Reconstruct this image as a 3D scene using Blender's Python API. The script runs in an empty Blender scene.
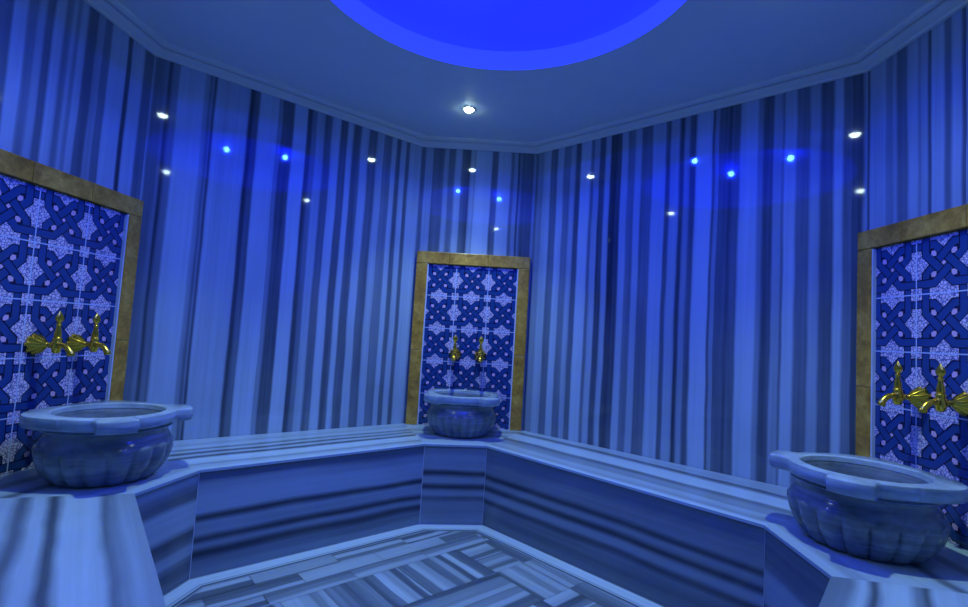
import bpy, bmesh, math, random
from mathutils import Vector, Matrix
random.seed(7)
sc = bpy.context.scene
COL = sc.collection

# ------------------------------------------------------------------ helpers
def link(o, parent=None):
    COL.objects.link(o)
    if parent is not None:
        o.parent = parent
    return o

def obj(name, bm, mats, parent=None, smooth=False, bevel=0):
    me = bpy.data.meshes.new(name)
    if smooth:
        for f in bm.faces: f.smooth = True
    bm.normal_update()
    bm.to_mesh(me); bm.free()
    for m in (mats if isinstance(mats, (list, tuple)) else [mats]):
        me.materials.append(m)
    o = bpy.data.objects.new(name, me)
    link(o, parent)
    if bevel:
        b = o.modifiers.new('bevel', 'BEVEL'); b.width = bevel; b.segments = 2; b.limit_method = 'ANGLE'
    return o

def thing(name, label, cat, loc=(0, 0, 0), rotz=0, group=None):
    o = bpy.data.objects.new(name, None)
    o.empty_display_size = .1
    COL.objects.link(o)
    o.location = loc; o.rotation_euler = (0, 0, rotz)
    o['label'] = label; o['category'] = cat
    if group: o['group'] = group
    return o

def struct(name, bm, mats, label=None, cat=None, parent=None, smooth=False):
    o = obj(name, bm, mats, parent, smooth)
    o['kind'] = 'structure'
    if label: o['label'] = label
    if cat: o['category'] = cat
    return o

def quad(bm, pts, uvs=None, mat=0):
    vs = [bm.verts.new(p) for p in pts]
    f = bm.faces.new(vs); f.material_index = mat
    if uvs:
        l = bm.loops.layers.uv.verify()
        for lp, uv in zip(f.loops, uvs): lp[l].uv = uv
    return f

def box(bm, x0, x1, y0, y1, z0, z1, mat=0):
    P = [(x0,y0,z0),(x1,y0,z0),(x1,y1,z0),(x0,y1,z0),(x0,y0,z1),(x1,y0,z1),(x1,y1,z1),(x0,y1,z1)]
    v = [bm.verts.new(p) for p in P]
    for a in ((3,2,1,0),(4,5,6,7),(0,1,5,4),(1,2,6,5),(2,3,7,6),(3,0,4,7)):
        f = bm.faces.new([v[i] for i in a]); f.material_index = mat

def lathe(bm, prof, n=24, axis='z', origin=(0,0,0), sx=1, sy=1, rot=0, mod=None):
    """revolve (r, h) pairs; mod(theta, i) scales the radius"""
    rings = []
    for i, (r, h) in enumerate(prof):
        ring = []
        for k in range(n):
            t = 2*math.pi*k/n
            rr = r*(mod(t, i) if mod else 1)
            a, b = rr*math.cos(t)*sx, rr*math.sin(t)*sy
            a, b = a*math.cos(rot)-b*math.sin(rot), a*math.sin(rot)+b*math.cos(rot)
            p = (a, b, h) if axis == 'z' else (a, h, b)
            ring.append(bm.verts.new((p[0]+origin[0], p[1]+origin[1], p[2]+origin[2])))
        rings.append(ring)
    for i in range(len(rings)-1):
        for k in range(n):
            q = [rings[i][k], rings[i][(k+1) % n], rings[i+1][(k+1) % n], rings[i+1][k]]
            if axis != 'z': q.reverse()
            bm.faces.new(q)
    for ring, rev in ((rings[0], True), (rings[-1], False)):
        q = list(ring)
        if rev != (axis != 'z'): q.reverse()
        bm.faces.new(q)

def tube(bm, pts, radii, n=14):
    rings = []
    pts = [Vector(p) for p in pts]
    up = Vector((1, 0, 0))
    for i, p in enumerate(pts):
        d = (pts[min(i+1, len(pts)-1)] - pts[max(i-1, 0)]).normalized()
        a = up.cross(d).normalized(); b = d.cross(a).normalized()
        rings.append([bm.verts.new(p + radii[i]*(math.cos(2*math.pi*k/n)*a + math.sin(2*math.pi*k/n)*b)) for k in range(n)])
    for i in range(len(rings)-1):
        for k in range(n):
            bm.faces.new([rings[i][k], rings[i][(k+1) % n], rings[i+1][(k+1) % n], rings[i+1][k]])
    bm.faces.new(list(reversed(rings[0]))); bm.faces.new(rings[-1])

# ------------------------------------------------------------------ materials
class NT:
    def __init__(s, name):
        s.m = bpy.data.materials.new(name); s.m.use_nodes = True
        s.t = s.m.node_tree; s.b = s.t.nodes['Principled BSDF']
    def n(s, t, **kw):
        x = s.t.nodes.new(t)
        for k, v in kw.items(): setattr(x, k, v)
        return x
    def l(s, a, b): s.t.links.new(a, b)
    def math(s, op, a, b=None, clamp=False):
        x = s.n('ShaderNodeMath', operation=op); x.use_clamp = clamp
        for i, v in enumerate((a, b)):
            if v is None: continue
            if isinstance(v, (int, float)): x.inputs[i].default_value = v
            else: s.l(v, x.inputs[i])
        return x.outputs[0]
    def mixc(s, f, a, b, mode='MIX'):
        x = s.n('ShaderNodeMix', data_type='RGBA', blend_type=mode)
        for i, v in ((0, f), (6, a), (7, b)):
            if isinstance(v, (int, float)): x.inputs[i].default_value = v
            elif isinstance(v, tuple): x.inputs[i].default_value = (*v, 1)
            else: s.l(v, x.inputs[i])
        return x.outputs[2]
    def noise(s, vec, scale, detail=3, rough=.55):
        x = s.n('ShaderNodeTexNoise'); s.l(vec, x.inputs['Vector'])
        x.inputs['Scale'].default_value = scale; x.inputs['Detail'].default_value = detail
        x.inputs['Roughness'].default_value = rough
        return x.outputs['Fac']
    def mapping(s, vec, sc=(1,1,1), loc=(0,0,0)):
        x = s.n('ShaderNodeMapping'); s.l(vec, x.inputs['Vector'])
        x.inputs['Scale'].default_value = sc; x.inputs['Location'].default_value = loc
        return x.outputs[0]

LIGHT = (.36, .52, .68)
DARK = (.025, .042, .07)

def random_stripes(length, seed, lo=.02, hi=.09):
    r = random.Random(seed); u = 0; out = []; d = False
    while u < length:
        u += r.uniform(lo, hi)
        out.append((u, r.uniform(.2, .45) if d else r.uniform(.7, 1))); d = not d
    return out

def striped_marble(name, stripes, u0=0.0, soft=.006, wav=.006, rough=.045, light=LIGHT, dark=DARK, streak=.35, wscale=1.3, gain=1.0):
    """bands running along UV.y; stripes = [(u_end, lightness), ...] from u0"""
    N = NT(name)
    uv = N.n('ShaderNodeTexCoord').outputs['UV']
    sep = N.n('ShaderNodeSeparateXYZ'); N.l(uv, sep.inputs[0])
    w1 = N.noise(N.mapping(uv, (wscale*1.5, wscale, 1)), 1.0, 2)
    w2 = N.noise(N.mapping(uv, (14, 3.0, 1)), 1.0, 2)
    u = N.math('ADD', sep.outputs[0], N.math('MULTIPLY', N.math('SUBTRACT', w1, .5), wav*4))
    u = N.math('ADD', u, N.math('MULTIPLY', N.math('SUBTRACT', w2, .5), wav*.8))
    stops = []; a = u0
    for e, v in stripes:
        s = min(soft, (e-a)*.35)
        stops += [(a+s, v), (e-s, v)]; a = e
    chunks = [stops[i:i+28] for i in range(0, len(stops), 28)]
    val = None
    for ci, ch in enumerate(chunks):
        lo, hi = ch[0][0], ch[-1][0]
        if hi-lo < 1e-4: hi = lo+1e-3
        mr = N.n('ShaderNodeMapRange'); N.l(u, mr.inputs[0])
        mr.inputs[1].default_value = lo; mr.inputs[2].default_value = hi
        cr = N.n('ShaderNodeValToRGB'); N.l(mr.outputs[0], cr.inputs[0])
        el = cr.color_ramp.elements
        for k, (p, v) in enumerate(ch):
            p = (p-lo)/(hi-lo)
            e = el[0] if k == 0 else (el[1] if k == 1 else el.new(p))
            e.position = min(1, max(0, p)); e.color = (v, v, v, 1)
        out = cr.outputs[0]
        if val is None: val = out
        else:
            g = N.math('GREATER_THAN', u, (lo+chunks[ci-1][-1][0])/2)
            val = N.mixc(g, val, out)
    fine = N.noise(N.mapping(uv, (55, .8, 1)), 1.0, 4, .65)
    fine2 = N.noise(N.mapping(uv, (14, .5, 1), (3.1, 1.7, 0)), 1.0, 3)
    cloud = N.noise(N.mapping(uv, (6, 4, 1)), 1.0, 4)
    k = N.math('ADD', N.math('MULTIPLY', N.math('SUBTRACT', fine, .5), streak),
               N.math('MULTIPLY', N.math('SUBTRACT', fine2, .5), streak*1.3))
    k = N.math('ADD', k, N.math('MULTIPLY', N.math('SUBTRACT', cloud, .5), .12))
    sv = N.math('ADD', val, k, clamp=True)
    sv = N.math('POWER', sv, 1.15)
    c = N.mixc(sv, dark, light)
    N.l(c, N.b.inputs['Base Color'])
    N.b.inputs['Roughness'].default_value = rough
    N.b.inputs['IOR'].default_value = 1.5
    return N.m

def plain(name, col, rough=.5, metal=0, emit=None, estr=0):
    N = NT(name)
    N.b.inputs['Base Color'].default_value = (*col, 1)
    N.b.inputs['Roughness'].default_value = rough
    N.b.inputs['Metallic'].default_value = metal
    if emit:
        N.b.inputs['Emission Color'].default_value = (*emit, 1); N.b.inputs['Emission Strength'].default_value = estr
    return N.m

def plaster():
    N = NT('ceiling_plaster'); tc = N.n('ShaderNodeTexCoord').outputs['Object']
    n = N.noise(tc, 9, 4)
    N.l(N.mixc(n, (.58, .69, .70), (.65, .77, .78)), N.b.inputs['Base Color'])
    N.b.inputs['Roughness'].default_value = .55
    return N.m

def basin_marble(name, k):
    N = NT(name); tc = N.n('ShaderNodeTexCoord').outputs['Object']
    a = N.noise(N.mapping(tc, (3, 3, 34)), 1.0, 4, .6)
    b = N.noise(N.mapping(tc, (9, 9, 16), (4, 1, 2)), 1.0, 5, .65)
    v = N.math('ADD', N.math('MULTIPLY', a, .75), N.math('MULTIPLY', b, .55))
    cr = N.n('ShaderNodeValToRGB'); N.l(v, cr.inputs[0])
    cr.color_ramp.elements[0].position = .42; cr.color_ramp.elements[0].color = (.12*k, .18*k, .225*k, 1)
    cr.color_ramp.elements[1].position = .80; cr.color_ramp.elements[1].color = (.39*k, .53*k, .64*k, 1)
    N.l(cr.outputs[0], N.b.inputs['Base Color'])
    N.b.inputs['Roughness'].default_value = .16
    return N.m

def gold_stone():
    N = NT('golden_frame_marble'); tc = N.n('ShaderNodeTexCoord').outputs['Object']
    a = N.noise(tc, 11, 6, .7); b = N.noise(N.mapping(tc, (1, 1, 1), (5, 2, 7)), 42, 4, .7)
    v = N.math('ADD', N.math('MULTIPLY', a, .8), N.math('MULTIPLY', b, .35))
    cr = N.n('ShaderNodeValToRGB'); N.l(v, cr.inputs[0])
    e = cr.color_ramp.elements
    e[0].position = .36; e[0].color = (.16, .075, .008, 1)
    e[1].position = .82; e[1].color = (.80, .56, .11, 1)
    m = e.new(.58); m.color = (.48, .29, .035, 1)
    N.l(cr.outputs[0], N.b.inputs['Base Color'])
    N.b.inputs['Roughness'].default_value = .3
    return N.m

def star_paint():
    N = NT('tile_star_pattern'); tc = N.n('ShaderNodeTexCoord').outputs['Object']
    x = N.n('ShaderNodeTexVoronoi', feature='DISTANCE_TO_EDGE'); N.l(tc, x.inputs['Vector']); x.inputs['Scale'].default_value = 88
    g = N.math('LESS_THAN', x.outputs['Distance'], .10)
    N.l(N.mixc(g, (.66, .62, .80), (.14, .16, .38)), N.b.inputs['Base Color'])
    N.b.inputs['Roughness'].default_value = .22
    return N.m

def brass():
    N = NT('polished_brass'); tc = N.n('ShaderNodeTexCoord').outputs['Object']
    n = N.noise(tc, 60, 3)
    N.l(N.mixc(n, (.97, .58, .03), (1.0, .74, .10)), N.b.inputs['Base Color'])
    N.b.inputs['Metallic'].default_value = 1; N.b.inputs['Roughness'].default_value = .2
    return N.m

M_plaster = plaster(); M_basin = basin_marble('grey_rim_marble', 1.05); M_bowl = basin_marble('shaded_bowl_marble', .54); M_gold = gold_stone(); M_star = star_paint(); M_brass = brass()  # bowl is the rim's marble darkened, shade put into its colour
M_tile_base = plain('tile_navy_ground', (.008, .012, .07), .2)
M_tile_band = plain('tile_blue_band', (.016, .060, .24), .2)
M_tile_line = plain('tile_dark_outline', (.006, .010, .05), .2)
M_petal = plain('tile_lilac_petal', (.62, .46, .66), .22)
M_grout = plain('pale_grout', (.42, .55, .80), .5)
M_strip = plain('pale_edge_strip', (.55, .68, .85), .3)
M_bench_core = plain('bench_core_stone', (.12, .15, .2), .5)

# ------------------------------------------------------------------ plan of the room (metres, eye at x=0 y=0)
V2 = lambda x, y: Vector((x, y))
A, B, C, D = V2(-1.704, 2.377), V2(-.492, 3.374), V2(.310, 3.375), V2(1.663, 2.152)
A2, D2 = V2(-1.757, 1.570), V2(1.676, 1.322)
NL, NR = V2(-.76, .30), V2(.80, .30)
F, Bf, Cf, Df = V2(-1.125, 2.075), V2(-.284, 2.798), V2(.064, 2.842), V2(1.056, 1.822)
Ef, Er = V2(-1.176, 1.757), V2(1.029, 1.436)
BL = Ef + V2(.627, -.779)*1.30
BR = Er + V2(-.663, -.749)*.90
ZB = .435          # bench top
ZC = 2.337         # bottom of the crown
ZCEIL = 2.381
HT = 2.50

def frame2(p, q):
    t = (q-p).normalized(); return t, V2(t.y, -t.x), (q-p).length   # along, inward normal, length

# ------------------------------------------------------------------ walls
SEAM = .72
ST_L = [(.006, SEAM), (.048, .35), (.068, .5), (.081, .15), (.115, .45), (.231, .95), (.251, .6), (.265, .3), (.270, .5), (.282, .15), (.447, .85), (.470, .12), (.502, .3), (.605, .95), (.629, .6), (.695, .22), (.772, 1), (.8, .1), (.831, .35), (.877, .8), (.924, .35), (.976, .95), (1.024, .25), (1.06, .9), (1.115, .3), (1.167, .85), (1.225, .3), (1.274, .8), (1.335, .45), (1.369, .85), (1.403, .25), (1.443, .85), (1.472, .25), (1.56, .9), (1.60, .6)]
ST_R = [(.017, .35), (.064, .6), (.124, .85), (.178, .35), (.227, .9), (.278, .4), (.316, .75), (.355, .3), (.427, 1), (.451, .4), (.491, .8), (.532, .2), (.569, .8), (.61, .1), (.643, .2), (.685, .85), (.731, .4), (.77, .8), (.838, .3), (.914, .9), (.94, .25), (.992, .75), (1.017, .1), (1.047, .6), (1.081, .25), (1.167, 1), (1.178, .2), (1.199, .6), (1.247, .3), (1.262, .15), (1.302, .3), (1.387, .95), (1.412, .55), (1.457, .2), (1.496, .7), (1.503, .4), (1.554, .9), (1.61, .35), (1.653, .75), (1.706, .3), (1.74, 1), (1.774, .4), (1.815, .2), (1.85, SEAM)]
ST_B = [(.028, .35), (.082, .8), (.161, .3), (.192, .75), (.237, .35), (.282, .8), (.34, .25), (.37, .8), (.376, .6), (.491, 1), (.536, .3), (.626, .95), (.651, .4), (.676, .7), (.691, .2), (.703, .5), (.785, .25), (.80, .6), (.9, .4)]
ST_CL = [(.06, .8), (.1, .3), (.19, .9), (.23, .4), (.28, .8), (.334, .35), (.384, .95), (.421, .45), (.45, .7), (.484, .3), (.526, .85), (.554, .45), (.571, .75), (.591, .5), (.622, .75), (.672, .3), (.709, .6), (.749, .35), (.841, .9), (.868, .15), (.943, .85), (.997, .3), (1.05, .3)]
off = 1.0-(A-A2).length
ST_CL = [(u-off, v) for u, v in ST_CL if u-off > .01]
ST_CR = [(.005, SEAM), (.017, .2), (.103, .85), (.14, .5), (.16, .7), (.21, .35), (.257, .8), (.269, .5), (.3, .75), (.312, .2), (.365, .95), (.393, .4), (.432, .85), (.447, .3), (.50, .8), (.53, .3), (.6, .9), (.64, .35), (.72, .8), (.76, .3), (.9, .8)]

def wall(name, p, q, mat, z0=0, z1=HT, th=.10):
    t, n, L = frame2(p, q); bm = bmesh.new()
    P = [p, q, q-n*th, p-n*th]
    def v(i, z): return (P[i].x, P[i].y, z)
    quad(bm, [v(0, z0), v(0, z1), v(1, z1), v(1, z0)][::-1], [(0, z0), (0, z1), (L, z1), (L, z0)][::-1])
    quad(bm, [v(2, z0), v(2, z1), v(3, z1), v(3, z0)][::-1], [(0, 0)]*4)
    quad(bm, [v(1, z0), v(1, z1), v(2, z1), v(2, z0)][::-1], [(L, 0)]*4)
    quad(bm, [v(3, z0), v(3, z1), v(0, z1), v(0, z0)][::-1], [(0, 0)]*4)
    quad(bm, [v(0, z1), v(3, z1), v(2, z1), v(1, z1)][::-1], [(0, 0)]*4)
    bmesh.ops.recalc_face_normals(bm, faces=bm.faces)
    return struct(name, bm, mat)

wall('wall_left', A2, A, striped_marble('wall_marble_left', ST_CL))
wall('wall_back_left', A, B, striped_marble('wall_marble_back_left', ST_L))
wall('wall_back', B, C, striped_marble('wall_marble_back', ST_B))
wall('wall_back_right', C, D, striped_marble('wall_marble_back_right', ST_R, u0=-.014))
wall('wall_right', D, D2, striped_marble('wall_marble_right', ST_CR))
M_near = striped_marble('wall_marble_near', random_stripes(2.2, 5))
wall('wall_near_left', NL, A2, M_near)
wall('wall_near_right', D2, NR, M_near)
VL, VR, YV = -1.15, 1.15, -1.4
wall('wall_entry_left_return', V2(VL, .30), NL, M_near)
wall('wall_entry_right_return', NR, V2(VR, .30), M_near)
wall('wall_entry_left', V2(VL, YV), V2(VL, .30), M_near)
wall('wall_entry_right', V2(VR, .30), V2(VR, YV), M_near)
wall('wall_front', V2(VR, YV), V2(VL, YV), striped_marble('wall_marble_front', random_stripes(2.4, 9)))

# ------------------------------------------------------------------ ceiling with a round opening, crown moulding
DC, DR = V2(-.016, 1.652), .742
outer = [V2(VL-.08, YV-.08), V2(VR+.08, YV-.08), V2(VR+.08, .32), V2(.86, .36), D2+V2(.06, 0), D+V2(.06, .03), C+V2(.02, .06), B+V2(-.02, .06), A+V2(-.06, .03), A2+V2(-.06, 0), V2(-.82, .36), V2(VL-.08, .32)]
bm = bmesh.new(); ed = []
def loop(pts):
    vs = [bm.verts.new((p.x, p.y, ZCEIL)) for p in pts]
    return [bm.edges.new((vs[i], vs[(i+1) % len(vs)])) for i in range(len(vs))]
NSEG = 96
ed = loop(outer) + loop([DC + DR*V2(math.cos(2*math.pi*k/NSEG), math.sin(2*math.pi*k/NSEG)) for k in range(NSEG)])
bmesh.ops.triangle_fill(bm, edges=ed, use_beauty=True)
bmesh.ops.delete(bm, geom=[f for f in bm.faces if (f.calc_center_median().xy-DC).length < DR*.98], context='FACES_ONLY')
bmesh.ops.recalc_face_normals(bm, faces=bm.faces)
for f in bm.faces:
    if f.normal.z > 0: f.normal_flip()
struct('ceiling', bm, M_plaster)

prof = [(0, 0), (.016, .0), (.019, .008), (.036, .013), (.052, .020), (.060, .022), (.061, .042), (.068, .042), (.069, .027), (.086, .031), (.094, .036), (.095, .044)]
ring_pts = [A2+V2(0, 0), A, B, C, D, D2, NR, NL]
bm = bmesh.new(); rows = []
nP = len(ring_pts)
for i in range(nP):
    p0, p1, p2 = ring_pts[i-1], ring_pts[i], ring_pts[(i+1) % nP]
    n1 = frame2(p0, p1)[1]; n2 = frame2(p1, p2)[1]
    m = (n1+n2); m = m/(m.dot(n1))
    rows.append([bm.verts.new((p1.x+m.x*d, p1.y+m.y*d, ZC+h)) for d, h in prof])
for i in range(nP):
    if i == nP-2: continue                     # the doorway side carries no crown
    for k in range(len(prof)-1):
        bm.faces.new([rows[i][k], rows[i][k+1], rows[(i+1) % nP][k+1], rows[(i+1) % nP][k]])
bmesh.ops.recalc_face_normals(bm, faces=bm.faces)
for f in bm.faces:
    if f.normal.z > 0: f.normal_flip()
struct('trim_1', bm, M_plaster)

# ------------------------------------------------------------------ glowing blue dome
BLUE_K = 1.05
BLUE_E = 16
def glow(name, r, g, k):  # emission stands in for blue lamplight on the dome plaster and rim
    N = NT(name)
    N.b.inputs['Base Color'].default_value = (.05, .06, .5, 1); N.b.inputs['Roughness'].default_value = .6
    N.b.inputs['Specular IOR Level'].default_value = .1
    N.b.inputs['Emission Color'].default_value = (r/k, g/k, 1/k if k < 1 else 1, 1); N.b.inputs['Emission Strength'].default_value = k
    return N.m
M_dome = glow('blue_emissive_dome_plaster', .0135, .028, BLUE_K)
M_collar = glow('blue_emissive_dome_rim', .028, .060, 1.0)
dome = thing('dome_light', 'round recessed dome in the ceiling glowing deep blue', 'dome light', (DC.x, DC.y, ZCEIL))
bm = bmesh.new()
cr = [(DR, 0), (DR, .085), (DR-.012, .09)]
rings = [[bm.verts.new((r*math.cos(2*math.pi*k/NSEG), r*math.sin(2*math.pi*k/NSEG), h)) for k in range(NSEG)] for r, h in cr]
for i in range(len(rings)-1):
    for k in range(NSEG):
        bm.faces.new([rings[i][(k+1) % NSEG], rings[i][k], rings[i+1][k], rings[i+1][(k+1) % NSEG]])
obj('dome_rim', bm, M_collar, dome, smooth=True)['label'] = 'lighter blue upright rim of the dome'
bm = bmesh.new(); rings = []
R0, H0 = DR-.012, .19
for j in range(13):
    a = math.pi/2*j/13
    rings.append([bm.verts.new((R0*math.cos(a)*math.cos(2*math.pi*k/NSEG), R0*math.cos(a)*math.sin(2*math.pi*k/NSEG), .09+H0*math.sin(a))) for k in range(NSEG)])
top = bm.verts.new((0, 0, .09+H0))
for i in range(12):
    for k in range(NSEG):
        bm.faces.new([rings[i][(k+1) % NSEG], rings[i][k], rings[i+1][k], rings[i+1][(k+1) % NSEG]])
for k in range(NSEG): bm.faces.new([rings[12][(k+1) % NSEG], rings[12][k], top])
obj('dome_shell', bm, M_dome, dome, smooth=True)
M_blue_led = plain('blue_lamp_glow', (.1, .2, .8), .3, 0, (.04, .12, 1), 14)
for k in range(4):
    a = math.radians(20+90*k); x, y = .35*math.cos(a), .35*math.sin(a)
    bm = bmesh.new(); lathe(bm, [(.004, .250), (.011, .249), (.013, .240), (.010, .232), (.004, .229)], 20, 'z', (x, y, 0))
    bmesh.ops.recalc_face_normals(bm, faces=bm.faces)
    obj('blue_lamp', bm, M_blue_led, dome, smooth=True)
    ld = bpy.data.lights.new('dome_lamp', 'POINT'); ld.energy = BLUE_E; ld.color = (.012, .045, 1); ld.shadow_soft_size = .02
    lo = bpy.data.objects.new('dome_lamp', ld); COL.objects.link(lo); lo.location = (DC.x+x, DC.y+y, ZCEIL+.200)

# ------------------------------------------------------------------ marble benches
front_pts = [BL, Ef, F, Bf, Cf, Df, Er, BR]
t, n, L = frame2(NL, A2)
wl_near = V2(BL.x-.35, .0); 
back_pts = [None, A2, A, B, C, D, D2, None]
tl = (NL-A2).normalized(); back_pts[0] = A2 + tl*((BL-Ef).dot(tl) + (Ef-A2).dot(tl) - .0)
tr = (NR-D2).normalized(); back_pts[7] = D2 + tr*((BR-Er).dot(tr) + (Er-D2).dot(tr) - .0)

TOP_L = [(.02, .95), (.07, .8), (.095, .5), (.195, .95), (.235, .12), (.275, .85), (.31, .18), (.35, .85), (.385, .35), (.45, .9), (.5, .7), (.7, .9)]
TOP_R = [(.03, 1), (.08, .6), (.13, .8), (.22, .5), (.27, .28), (.42, 1), (.445, .5), (.48, .2), (.55, .8), (.75, .85)]
TOP_B = [(.02, 1), (.12, .85), (.16, .6), (.25, .9), (.28, .4), (.36, .85), (.42, .5), (.7, .85)]
TOP_CL = [(.04, .85), (.09, .6), (.16, .8), (.3, .9), (.34, .3), (.42, .8), (.47, .4), (.7, .9)]
TOP_NL = [(.025, .55), (.05, .65), (.07, .5), (.088, .35), (.187, .95), (.213, .15), (.262, .9), (.30, .25), (.38, .9), (.42, .35), (.55, .85), (.6, .3), (.95, .8)]
TOP_NR = [(.047, .38), (.078, .85), (.097, .2), (.166, .95), (.19, .45), (.205, .25), (.30, .95), (.34, .4), (.46, .9), (.5, .4), (.8, .8)]
# front panels: distance below the top edge (bench is .415 high under the slab)
H = .415
def fr(l): return [(a*H, b) for a, b in l]
FR_L = fr([(.11, .38), (.2, .7), (.43, .85), (.49, .08), (.64, .72), (.70, .12), (.765, .62), (.845, .06), (.93, .42), (1.1, .5)])
FR_B = fr([(.1, .45), (.32, .62), (.385, .06), (.49, .62), (.56, .08), (.65, .62), (.71, .3), (.85, .5), (1.1, .55)])
FR_R = fr([(.2, .42), (.35, .5), (.41, .1), (.5, .55), (.57, .08), (.68, .6), (.735, .1), (.85, .36), (1.1, .3)])
FR_CL = fr([(.12, .6), (.16, .4), (.27, .25), (.52, .82), (.60, .15), (.66, .3), (.78, .7), (.82, .35), (.93, .15), (1.1, .3)])
FR_CR = fr([(.28, .28), (.34, .35), (.62, .7), (.70, .25), (.85, .65), (1.1, .2)])
FR_N = fr([(.2, .4), (.45, .8), (.5, .15), (.65, .7), (.72, .15), (1.1, .5)])
SEG = [
 ('striped marble bench along the near left wall, cut off by the lower left photo edge', TOP_NL, FR_N),
 ('short marble corner bench carrying the left stone basin', TOP_CL, FR_CL),
 ('long striped marble bench between the left basin and the back basin', TOP_L, FR_L),
 ('narrow marble corner bench carrying the back stone basin', TOP_B, FR_B),
 ('long striped marble bench between the back basin and the right basin', TOP_R, FR_R),
 ('short marble corner bench carrying the right stone basin', TOP_CL, FR_CR),
 ('striped marble bench in the lower right photo corner, in front of the right basin', TOP_NR, FR_N),
]
SLAB = .011; OH = .006
root = thing('marble_bench', 'continuous striped marble bench running round the foot of the walls, carrying the three basins', 'bench', (0, 0, 0))
for i, (label, top_s, fr_s) in enumerate(SEG):
    p, q = front_pts[i], front_pts[i+1]; pw, qw = back_pts[i], back_pts[i+1]
    # p -> q runs left to right seen from the room; the outward (room) normal is frame2's normal
    t, n, L = frame2(p, q)
    mid = (p+q)/2
    loc = lambda P, z: (P.x, P.y, z)
    def uvd(P): return ((P-p).dot(-n), (P-p).dot(t))
    ins = .004
    pwi = pw - (pw-p).normalized()*ins; qwi = qw - (qw-q).normalized()*ins
    def miter(a, aw, sgn):            # front edge pushed out by the overhang along the mitre line
        d = (a-aw).normalized(); return a + d*OH/max(.3, d.dot(n))
    po, qo = miter(p, pw, 1), miter(q, qw, 1)
    bm = bmesh.new()
    T = [po, qo, qwi, pwi]
    quad(bm, [loc(x, ZB) for x in T], [uvd(x) for x in T])
    quad(bm, [loc(x, ZB-SLAB) for x in T][::-1], [uvd(x) for x in T][::-1])
    for a in range(4):
        b = (a+1) % 4
        quad(bm, [loc(T[a], ZB-SLAB), loc(T[b], ZB-SLAB), loc(T[b], ZB), loc(T[a], ZB)], [uvd(T[a]), uvd(T[b]), uvd(T[b]), uvd(T[a])])
    bmesh.ops.recalc_face_normals(bm, faces=bm.faces)
    obj('seat_slab', bm, striped_marble('bench_top_marble', top_s, soft=.014, wav=.012, rough=.30, wscale=2.2), root, bevel=.003)
    bm = bmesh.new()
    T = [p, q, qwi, pwi]; z1 = ZB-SLAB
    s0 = i*3.7
    quad(bm, [loc(p, 0), loc(q, 0), loc(q, z1), loc(p, z1)], [(z1, s0), (z1, s0+L), (0, s0+L), (0, s0)], 0)
    for a in range(1, 4):
        b = (a+1) % 4
        quad(bm, [loc(T[a], 0), loc(T[b], 0), loc(T[b], z1), loc(T[a], z1)], [(z1, 0), (z1, 1), (0, 1), (0, 0)], 0)
    bmesh.ops.recalc_face_normals(bm, faces=bm.faces)
    obj('front_panel', bm, striped_marble('bench_front_marble', fr_s, soft=.012, wav=.012, rough=.10, wscale=1.0, streak=.22), root)
    # thin pale joint up the left end of the front panel
    if 1 <= i <= 6:
        bm = bmesh.new()
        for k in (0, 1):
            a = p + t*(.0 if k == 0 else .004); 
        a0, a1 = p + n*.001, p + t*.0024 + n*.001
        quad(bm, [loc(a0, .0), loc(a1, .0), loc(a1, z1), loc(a0, z1)])
        quad(bm, [loc(p, .0), loc(a0, .0), loc(a0, z1), loc(p, z1)])
        bmesh.ops.recalc_face_normals(bm, faces=bm.faces)
        obj('edge_joint', bm, M_strip, root)

# ------------------------------------------------------------------ floor
def clip(poly, ca, cb):
    """keep the part of poly on the room side of edge ca->cb (front_pts order: room is along frame2's normal)"""
    n = frame2(ca, cb)[1]; out = []
    for i in range(len(poly)):
        a, b = poly[i-1], poly[i]
        da, db = (a[0]-ca).dot(n), (b[0]-ca).dot(n)
        if (da >= 0) != (db >= 0):
            k = da/(da-db); out.append((a[0].lerp(b[0], k), a[1].lerp(b[1], k)))
        if db >= 0: out.append(b)
    return out
def inset(d):
    pts = []
    for i in range(1, 7):
        n1 = frame2(front_pts[i-1], front_pts[i])[1]; n2 = frame2(front_pts[i], front_pts[i+1])[1]
        m = n1+n2; m = m/m.dot(n1); pts.append(front_pts[i]+m*d)
    n1 = frame2(front_pts[0], front_pts[1])[1]; n7 = frame2(front_pts[6], front_pts[7])[1]
    return [front_pts[0]+n1*d] + pts + [front_pts[7]+n7*d]

fl_mats = [plain('floor_screed', (.25, .30, .36), .3)]
fl_rng = random.Random(3)
pl = []
for k in range(90):
    pl.append((0.035*(k+1), fl_rng.choice([.95, .85, .75, .5, .35, .8, .25])))
M_plank = striped_marble('floor_plank_marble', [(u*1.0, v*.9) for u, v in pl], light=(.31, .44, .58), soft=.006, wav=.006, rough=.13, wscale=3)
M_border = striped_marble('floor_border_marble', [(.006, .5), (.066, .97), (.074, .6), (.082, .9), (.092, .12), (.2, .6)], soft=.003, wav=.002, rough=.13)
M_joint = plain('floor_joint', (.10, .13, .2), .5)
bm = bmesh.new()
# base sheet of the whole room and entry
quad(bm, [(-1.9, 3.6, -.004), (-1.9, -1.5, -.004), (1.9, -1.5, -.004), (1.9, 3.6, -.004)], [(0, 0)]*4, 3)
# border rings
ra, rb = inset(-.002), inset(.098)
for i in range(7):
    t, n, L = frame2(front_pts[i], front_pts[i+1])
    P = [ra[i], ra[i+1], rb[i+1], rb[i]]
    quad(bm, [(x.x, x.y, 0) for x in P][::-1], [((x-front_pts[i]).dot(n), (x-front_pts[i]).dot(t)+i*2) for x in P][::-1], 2)
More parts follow.
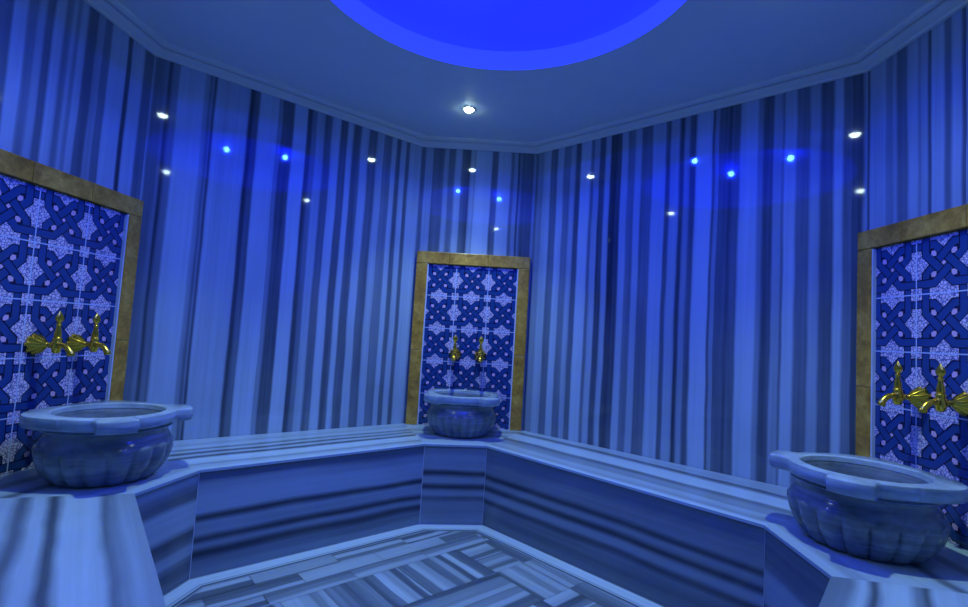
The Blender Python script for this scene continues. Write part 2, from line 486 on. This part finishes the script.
# planks
tL = (Bf-F).normalized(); nL = V2(tL.y, -tL.x)
inner = inset(.100); core = inner
def plank(o, ux, uy, lx, ly, along_x, edges, gap=.0012):
    off = fl_rng.uniform(0, 2.4); voff = fl_rng.uniform(0, 9)
    cs = [(gap, gap), (lx-gap, gap), (lx-gap, ly-gap), (gap, ly-gap)]
    poly = []
    for a, b in cs:
        poly.append((o+ux*a+uy*b, V2((b if along_x else a)*1.0+off, (a if along_x else b)+voff)))
    for ca, cb in edges:
        poly = clip(poly, ca, cb)
        if len(poly) < 3: return
    pts = [(p.x, p.y, 0) for p, _ in poly]
    area = sum(pts[i-1][0]*pts[i][1]-pts[i][0]*pts[i-1][1] for i in range(len(pts)))
    uvs = [(u.x, u.y) for _, u in poly]
    if area < 0: pts, uvs = pts[::-1], uvs[::-1]
    if abs(area) < 1e-5: return
    quad(bm, pts, uvs, 1)
edges_in = [(inner[i], inner[i+1]) for i in range(7)]
# three running-bond rows along the left bench
fo = F                                        # (t, n) measured from the left bench's front corner
for r in range(3):
    x = -1.6 + (.17 if r % 2 else 0)
    while x < 1.3:
        lx = min(.36, 1.30-x)
        plank(fo + tL*x + nL*(.098+r*.091), tL, nL, lx, .091, True, edges_in); x += .36
# rows of broad slabs, the stripes crosswise and lengthwise by turns
rowh = .282
for r in range(8):
    n0 = .371+r*rowh
    if r % 2 == 0:
        for k in range(-8, 6):
            plank(fo + tL*(1.085-.17*(6-k)+.17*0) + nL*n0, tL, nL, .17, rowh, False, edges_in)
    else:
        for k in range(1, 5):
            for q2 in range(2):
                plank(fo + tL*(1.085-.56*k) + nL*(n0+q2*rowh/2), tL, nL, .56, rowh/2, True, edges_in)
    # column of alternating slabs beside the right bench
    for q2 in range(2):
        if r % 2 == 0: plank(fo + tL*1.085 + nL*(n0+q2*rowh/2), tL, nL, .17, rowh/2, True, edges_in)
        else: plank(fo + tL*(1.085+q2*.085) + nL*n0, tL, nL, .085, rowh, False, edges_in)
    plank(fo + tL*1.255 + nL*n0, tL, nL, .50, rowh, False, edges_in)
plank(fo + tL*1.30 + nL*.098, tL, nL, .5, .273, False, edges_in)
# entry paving
for i in range(4):
    for j in range(6):
        plank(V2(-1.14+i*.57, -1.38+j*.30), V2(1, 0), V2(0, 1), .57, .30, True, [])
struct('floor', bm, [fl_mats[0], M_plank, M_border, M_joint])

# ------------------------------------------------------------------ patterned tile panels
TS = .2205
def convex_clip_rect(poly, x0, x1, z0, z1):
    for ax, lim, sg in ((0, x0, 1), (0, x1, -1), (1, z0, 1), (1, z1, -1)):
        out = []
        for i in range(len(poly)):
            a, b = poly[i-1], poly[i]
            da, db = (a[ax]-lim)*sg, (b[ax]-lim)*sg
            if (da >= 0) != (db >= 0):
                k = da/(da-db); out.append((a[0]+(b[0]-a[0])*k, a[1]+(b[1]-a[1])*k))
            if db >= 0: out.append(b)
        poly = out
        if len(poly) < 3: return []
    return poly
def tile_polys():
    """pattern of one tile in unit coordinates centred on 0; (layer, material, polygon)"""
    P = []
    def seg(path, w, layer, mat):
        # mitred strip along a path
        for i in range(len(path)-1):
            def off(j, s):
                p = Vector(path[j])
                d1 = (Vector(path[j])-Vector(path[j-1])).normalized() if j > 0 else None
                d2 = (Vector(path[j+1])-Vector(path[j])).normalized() if j < len(path)-1 else None
                if d1 is None: d1 = d2
                if d2 is None: d2 = d1
                n1, n2 = Vector((-d1.y, d1.x)), Vector((-d2.y, d2.x))
                m = n1+n2; m = m/m.dot(n1)
                r = p+m*(w/2*s); return (r.x, r.y)
            P.append((layer, mat, [off(i, -1), off(i+1, -1), off(i+1, 1), off(i, 1)]))
    c, e = .33, .5
    base = [[(-e, c), (-.17, c), (c, -.17), (c, -e)],
            [(-c, e), (-c, .17), (.17, -c), (e, -c)]]
    b2 = [[(-x, y) for x, y in p] for p in base]
    for k, path in enumerate(base + b2):
        seg(path, .165, 1+2*k, 'line'); seg(path, .122, 2+2*k, 'band')
    # weave: redraw the first pair over the second at every other crossing
    d = .08
    def over(path_i, centre):
        path = base[path_i]; (x0, y0), (x1, y1) = path[1], path[2]
        v = Vector((x1-x0, y1-y0)).normalized(); cc = Vector(centre)
        a, b = cc-v*.085, cc+v*.085
        seg([tuple(a), tuple(b)], .165, 9+2*path_i, 'line'); seg([tuple(a-v*.01), tuple(b+v*.01)], .122, 10+2*path_i, 'band')
    over(0, (0, .16)); over(1, (0, -.16))
    # centre diamond and four petals
    s = .042
    P.append((13, 'petal', [(0, s), (-s, 0), (0, -s), (s, 0)]))
    for sx in (-1, 1):
        for sy in (-1, 1):
            cx, cy = .175*sx, .175*sy
            vx, vy = .050*sx, .050*sy
            px, py = -.033*sy, .033*sx
            P.append((13, 'petal', [(cx+vx*.9, cy+vy*.9), (cx+px*1.0+vx*.35, cy+py+vy*.35), (cx+px*.8-vx*.4, cy+py*.8-vy*.4), (cx-vx*.85, cy-vy*.85), (cx-px*.8-vx*.4, cy-py*.8-vy*.4), (cx-px+vx*.35, cy-py+vy*.35)]))
    # half stars on the tile edges, quarter squares at the corners
    for k in range(4):
        def R(p):
            x, y = p
            for _ in range(k): x, y = -y, x
            return (x, y)
        for lay, mat, g in ((14, 'line', .016), (17, 'star', 0)):
            P.append((lay, mat, [R(q) for q in ((-.25-g, .5), (-.25-g, .405-g), (.25+g, .405-g), (.25+g, .5))]))
            P.append((lay+1, mat, [R(q) for q in ((-.13-g, .5), (-.13-g, .395-g*.5), (0, .265-g*1.3), (.13+g, .395-g*.5), (.13+g, .5))]))
            q0 = .395-g
            P.append((lay+2, mat, [R(q) for q in ((.5, .5), (q0, .5), (q0, q0), (.5, q0))]))
    return P
TP = tile_polys()
MATS = {'base': 0, 'line': 1, 'band': 2, 'petal': 3, 'star': 4, 'grout': 5}
TW, TTOP, TBOT = .306, 1.519, ZB
def tile_field_mesh():
    bm = bmesh.new()
    box(bm, -TW, TW, -.002, .012, TBOT+.001, TTOP, 0)
    y0 = .0123
    def add(poly, layer, mat):
        poly = convex_clip_rect(poly, -TW, TW, TBOT+.001, TTOP)
        if len(poly) < 3: return
        ar = sum(poly[i-1][0]*poly[i][1]-poly[i][0]*poly[i-1][1] for i in range(len(poly)))
        if abs(ar) < 1e-8: return
        if ar > 0: poly = poly[::-1]
        quad(bm, [(x, y0+layer*.00012, z) for x, z in poly], None, mat)
    for i in (-1, 0, 1):
        for j in range(-1, 5):
            cx, cz = i*TS, 1.306-TS/2-(j-0)*TS+0.0
            if cz+TS/2 < TBOT or cz-TS/2 > TTOP: continue
            for lay, mat, poly in TP:
                add([(cx+x*TS, cz+z*TS) for x, z in poly], lay, MATS[mat])
    g = .0024
    for k in (-.5, .5):
        add([(k*TS-g, TBOT), (k*TS+g, TBOT), (k*TS+g, TTOP), (k*TS-g, TTOP)], 22, 5)
    for j in range(-1, 5):
        z = 1.306-j*TS
        add([(-TW, z-g), (TW, z-g), (TW, z+g), (-TW, z+g)], 23, 5)
    return bm
def orient(bm_o):
    pass
PAN = [
 ('left', 'blue interlaced-star tile panel in a golden marble frame behind the left basin', A - (A-A2).normalized()*.395, frame2(A2, A)),
 ('back', 'blue interlaced-star tile panel in a golden marble frame behind the back basin', (B+C)/2 + V2(.002, 0), frame2(B, C)),
 ('right', 'blue interlaced-star tile panel in a golden marble frame behind the right basin', D + (D2-D).normalized()*.378, frame2(D, D2)),
]
def gap_box(bm, x0, x1, z0, z1, d=.032):
    box(bm, x0, x1, -.002, d, z0, z1)
proto = None
roots = []
for side, label, pos, (t, n, L) in PAN:
    rz = math.atan2(n.y, n.x) - math.pi/2      # local +y = into the room
    if proto is None:
        root = thing('tile_panel', label, 'wall panel', (pos.x, pos.y, 0), rz, 'tiled wall panels')
        obj('tile_field', tile_field_mesh(), [M_tile_base, M_tile_line, M_tile_band, M_petal, M_star, M_grout], root)
        fo, fi, ft = .386, TW+.004, 1.603
        for x0, x1 in ((-fo, -fi), (fi, fo)):
            bm = bmesh.new()
            gap_box(bm, x0, x1, ZB, .93); gap_box(bm, x0, x1, .9315, TTOP+.002)
            obj('frame_side', bm, M_gold, root, bevel=.003)
        bm = bmesh.new()
        gap_box(bm, -fo, -.1, TTOP+.0035, ft); gap_box(bm, -.0985, .16, TTOP+.0035, ft); gap_box(bm, .1615, fo, TTOP+.0035, ft)
        obj('frame_top', bm, M_gold, root, bevel=.003)
        for x0, x1 in ((-fi-.001, -fi+.007), (fi-.007, fi+.001)):
            bm = bmesh.new(); box(bm, x0, x1, 0, .027, ZB, TTOP)
            obj('edge_strip', bm, M_strip, root)
        proto = root
    else:
        root = proto.copy(); COL.objects.link(root)
        root.location = (pos.x, pos.y, 0); root.rotation_euler = (0, 0, rz); root['label'] = label
        for ch in list(proto.children):
            c2 = ch.copy(); COL.objects.link(c2); c2.parent = root
    roots.append((root, pos, t, n, rz))

# ------------------------------------------------------------------ stone basins
BH = .25
RI, RA, RL = .176, .217, .275
def rim_r(th):
    """outline: round with a blunt lobe at each front diagonal"""
    ph = ((th - math.pi/4 + math.pi/4) % (math.pi/2)) - math.pi/4       # angle from the nearest lobe
    if math.sin(th) < 0:                       # the wall side is only softly squared
        return RA + .004 + .036*math.cos(2*ph)**2
    a = abs(ph); h1, h2 = math.radians(13.5), math.radians(18)
    if a < h1:
        return RL - .006*(a/h1)**3
    if a < h2:
        k = (a-h1)/(h2-h1); k = k**.55
        return (RL-.006)*(1-k) + (RA+.004)*k
    k = (a-h2)/(math.pi/4-h2)
    return RA + .004*(1-k)**2
def basin_parts(root, NG=18):
    n = 288
    bm = bmesh.new()
    # rim cross-section as (position between inner edge 0 and outline 1, extra, z)
    def ring(fn, z): return [bm.verts.new((fn(2*math.pi*k/n)*math.cos(2*math.pi*k/n), fn(2*math.pi*k/n)*math.sin(2*math.pi*k/n), z)) for k in range(n)]
    R = []
    R.append(ring(lambda t: RI-.003, BH-.020))
    R.append(ring(lambda t: RI-.001, BH-.010))
    R.append(ring(lambda t: RI, BH-.004))
    R.append(ring(lambda t: RI+.005, BH))
    R.append(ring(lambda t: rim_r(t)-.008, BH))
    R.append(ring(lambda t: rim_r(t)-.002, BH-.003))
    R.append(ring(lambda t: rim_r(t), BH-.009))
    R.append(ring(lambda t: rim_r(t), BH-.036))
    R.append(ring(lambda t: rim_r(t)-.004, BH-.044))
    R.append(ring(lambda t: rim_r(t)-.014, BH-.048))
    R.append(ring(lambda t: min(rim_r(t)-.02, RA-.014), BH-.050))
    R.append(ring(lambda t: RI+.03, BH-.058))
    for i in range(len(R)):
        a, b = R[i], R[(i+1) % len(R)]
        for k in range(n):
            bm.faces.new([a[k], a[(k+1) % n], b[(k+1) % n], b[k]])
    bmesh.ops.recalc_face_normals(bm, faces=bm.faces)
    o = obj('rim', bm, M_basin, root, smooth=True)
    s = o.modifiers.new('edges', 'EDGE_SPLIT'); s.split_angle = math.radians(38)
    # gadrooned body outside, hollow inside
    bm = bmesh.new()
    outp = [(.128, .0), (.150, .001), (.158, .006), (.168, .018), (.184, .040), (.198, .065), (.206, .090), (.2095, .112), (.2095, .128), (.207, .142), (.201, .154), (.195, .163), (.192, .172), (.193, .182), (.200, .190), (.206, .196)]
    # denser profile
    prof = []
    for i in range(len(outp)-1):
        for k in range(3):
            f = k/3; prof.append((outp[i][0]*(1-f)+outp[i+1][0]*f, outp[i][1]*(1-f)+outp[i+1][1]*f))
    prof.append(outp[-1])
    def radius(r, z, t):
        g = abs(math.sin(NG*t/2))**.6          # 0 in the groove, 1 mid-lobe
        ztop = .118 + .022*g
        act = max(0, min(1, (ztop-z)/.012))*max(0, min(1, (z+.006)/.02))
        return r + act*(.007*g - .012*(1-g))
    R = []
    for r, z in prof:
        R.append([bm.verts.new((radius(r, z, 2*math.pi*(k+.5)/n)*math.cos(2*math.pi*k/n), radius(r, z, 2*math.pi*(k+.5)/n)*math.sin(2*math.pi*k/n), z)) for k in range(n)])
    innp = [(RI+.006, BH-.012), (RI-.004, BH-.026), (RI-.010, .185), (.158, .135), (.135, .095), (.10, .066), (.06, .052), (.025, .049)]
    for r, z in innp:
        R.append([bm.verts.new((r*math.cos(2*math.pi*k/n), r*math.sin(2*math.pi*k/n), z)) for k in range(n)])
    for i in range(len(R)-1):
        for k in range(n):
            bm.faces.new([R[i][k], R[i][(k+1) % n], R[i+1][(k+1) % n], R[i+1][k]])
    bm.faces.new(R[0][::-1]); bm.faces.new(R[-1])
    bmesh.ops.recalc_face_normals(bm, faces=bm.faces)
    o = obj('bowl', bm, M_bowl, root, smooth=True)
    s = o.modifiers.new('edges', 'EDGE_SPLIT'); s.split_angle = math.radians(50)
BAS = [
 ('scalloped grey stone wash basin on the left corner bench', V2(-1.402, 1.925)),
 ('scalloped grey stone wash basin on the back corner bench, farthest from the camera', V2(-.098, 3.135)),
 ('scalloped grey stone wash basin on the right corner bench', V2(1.306, 1.695)),
]
for (label, pos), (_, ppos, t, n, rz) in zip(BAS, roots):
    root = thing('wash_basin', label, 'basin', (pos.x, pos.y, ZB), rz, 'stone wash basins')
    basin_parts(root, 24 if 'back' in label else 17)

# ------------------------------------------------------------------ brass taps
def tap_parts(root):
    bm = bmesh.new()
    flute = lambda a: (lambda t, i: 1 + a*(abs(math.cos(7*t))**.7-.5))
    prof = [(.036, 0), (.039, .004), (.036, .012), (.028, .026), (.019, .040), (.011, .052), (.009, .058)]
    lathe(bm, prof, 84, 'y', mod=lambda t, i: 1 + (.24*(abs(math.cos(4.5*t))**.7-.6) if i < 5 else 0))
    bmesh.ops.recalc_face_normals(bm, faces=bm.faces)
    obj('shell_flange', bm, M_brass, root, smooth=True)['label'] = 'fluted scallop-shell wall flange'
    bm = bmesh.new()
    tube(bm, [(0, .050, 0), (0, .060, 0), (0, .066, 0), (0, .072, 0), (0, .085, 0)], [.008, .008, .0125, .009, .012])
    lathe(bm, [(.008, -.030), (.013, -.026), (.016, -.014), (.018, 0), (.016, .014), (.012, .020), (.015, .024), (.015, .029), (.010, .033)], 28, 'z', (0, .092, 0))
    obj('valve_body', bm, M_brass, root, smooth=True)
    bm = bmesh.new()
    tube(bm, [(0, .098, .002), (0, .112, .003), (0, .126, .000), (0, .139, -.008), (0, .149, -.020), (0, .154, -.031), (0, .1555, -.036)], [.011, .0105, .0105, .0105, .0115, .013, .0125])
    obj('spout', bm, M_brass, root, smooth=True)
    bm = bmesh.new()
    lathe(bm, [(.010, .032), (.012, .038), (.0115, .050), (.0085, .064), (.0065, .076), (.0095, .079), (.0095, .083), (.006, .086)], 24, 'z', (0, .092, 0))
    lathe(bm, [(.004, .085), (.010, .090), (.0165, .098), (.018, .106), (.014, .116), (.008, .124), (.003, .131), (.001, .134)], 24, 'z', (0, .092, 0), 1, .5)
    obj('handle', bm, M_brass, root, smooth=True)
tap_labels = [
 ('brass tap on the left panel, the one nearer the left photo edge', 'brass tap on the left panel, the one nearer its golden frame side'),
 ('brass tap on the back panel, left of the two', 'brass tap on the back panel, right of the two'),
 ('brass tap on the right panel, the one nearer its golden frame side', 'brass tap on the right panel, the one nearer the right photo edge'),
]
tproto = None
for (_panel, pos, t, n, rz), labels in zip(roots, tap_labels):
    for k, label in enumerate(labels):
        p = pos + t*((-.085 if k == 0 else .085) + (.02 if pos.x < -1 else 0)) + n*.0155
        z = .917
        if tproto is None:
            root = thing('brass_tap', label, 'tap', (p.x, p.y, z), rz, 'brass wall taps above the basins')
            tap_parts(root); tproto = root
        else:
            root = tproto.copy(); COL.objects.link(root)
            root.location = (p.x, p.y, z); root.rotation_euler = (0, 0, rz); root['label'] = label
            for ch in list(tproto.children):
                c2 = ch.copy(); COL.objects.link(c2); c2.parent = root

# ------------------------------------------------------------------ downlights
M_lens = plain('downlight_lens', (.8, .9, .9), .3, 0, (.72, 1.0, .93), 45)
M_ring = plain('downlight_trim', (.55, .6, .62), .35, .6)
DL = [('small round white downlight in the ceiling in front of the back basin', (-.157, 2.843), 1.0),
      ('small white ceiling downlight above the left basin', (-1.00, 1.74), 1.0),
      ('small white ceiling downlight above the right basin', (1.00, 1.60), 1.0),
      ('small white ceiling downlight by the entrance', (.10, .72), .35)]
SPOT_E, SPOT_W = 50, 11
for label, (x, y), k in DL:
    root = thing('downlight', label, 'ceiling light', (x, y, ZCEIL), 0, 'ceiling downlights')
    bm = bmesh.new()
    lathe(bm, [(.040, -.001), (.040, -.004), (.036, -.006), (.030, -.004), (.028, -.001)], 40, 'z')
    bm.faces.ensure_lookup_table()
    caps = [f for f in bm.faces if len(f.verts) > 4]; bmesh.ops.delete(bm, geom=caps, context='FACES_ONLY')
    obj('trim_ring', bm, M_ring, root, smooth=True)
    bm = bmesh.new()
    lathe(bm, [(.027, -.001), (.0265, -.006), (.023, -.012), (.016, -.017), (.007, -.0195), (.001, -.020)], 32, 'z')
    bmesh.ops.recalc_face_normals(bm, faces=bm.faces)
    obj('lens', bm, M_lens, root, smooth=True)
    for e, ang in ((SPOT_E, 88), (SPOT_W, 142)):      # bright core and wide spill of the same lamp
        ld = bpy.data.lights.new('downlight_lamp', 'SPOT')
        ld.energy = e*k; ld.color = (.72, 1.0, .84); ld.spot_size = math.radians(ang); ld.spot_blend = 1.0; ld.shadow_soft_size = .026
        lo = bpy.data.objects.new('downlight_lamp', ld); COL.objects.link(lo)
        lo.location = (x, y, ZCEIL-.035)
# soft blue fill light added over the entry behind the camera, no fixture
ld = bpy.data.lights.new('entry_fill', 'AREA'); ld.shape = 'DISK'; ld.size = .5; ld.energy = .4; ld.color = (.35, .55, 1.0)
lo = bpy.data.objects.new('entry_fill', ld); COL.objects.link(lo); lo.location = (0, -.7, 2.3)

# ------------------------------------------------------------------ world, camera, view
w = bpy.data.worlds.new('World'); sc.world = w; w.use_nodes = True
w.node_tree.nodes['Background'].inputs[0].default_value = (.002, .004, .02, 1)
cam = bpy.data.cameras.new('camera'); co = bpy.data.objects.new('camera', cam); COL.objects.link(co)
cam.sensor_width = 36; cam.sensor_fit = 'HORIZONTAL'; cam.lens = 494.9/968*36
cam.clip_start = .02
pitch, roll = .0653, .0595
co.matrix_world = Matrix.Translation((0, 0, 1.051)) @ Matrix.Rotation(math.pi/2+pitch, 4, 'X') @ Matrix.Rotation(roll, 4, 'Z')
sc.camera = co
sc.view_settings.view_transform = 'Standard'
sc.view_settings.look = 'None'
sc.view_settings.exposure = .1
sc.view_settings.gamma = .97
sc.cycles.use_denoising = True
sc.cycles.max_bounces = 10
sc.cycles.sample_clamp_indirect = 8
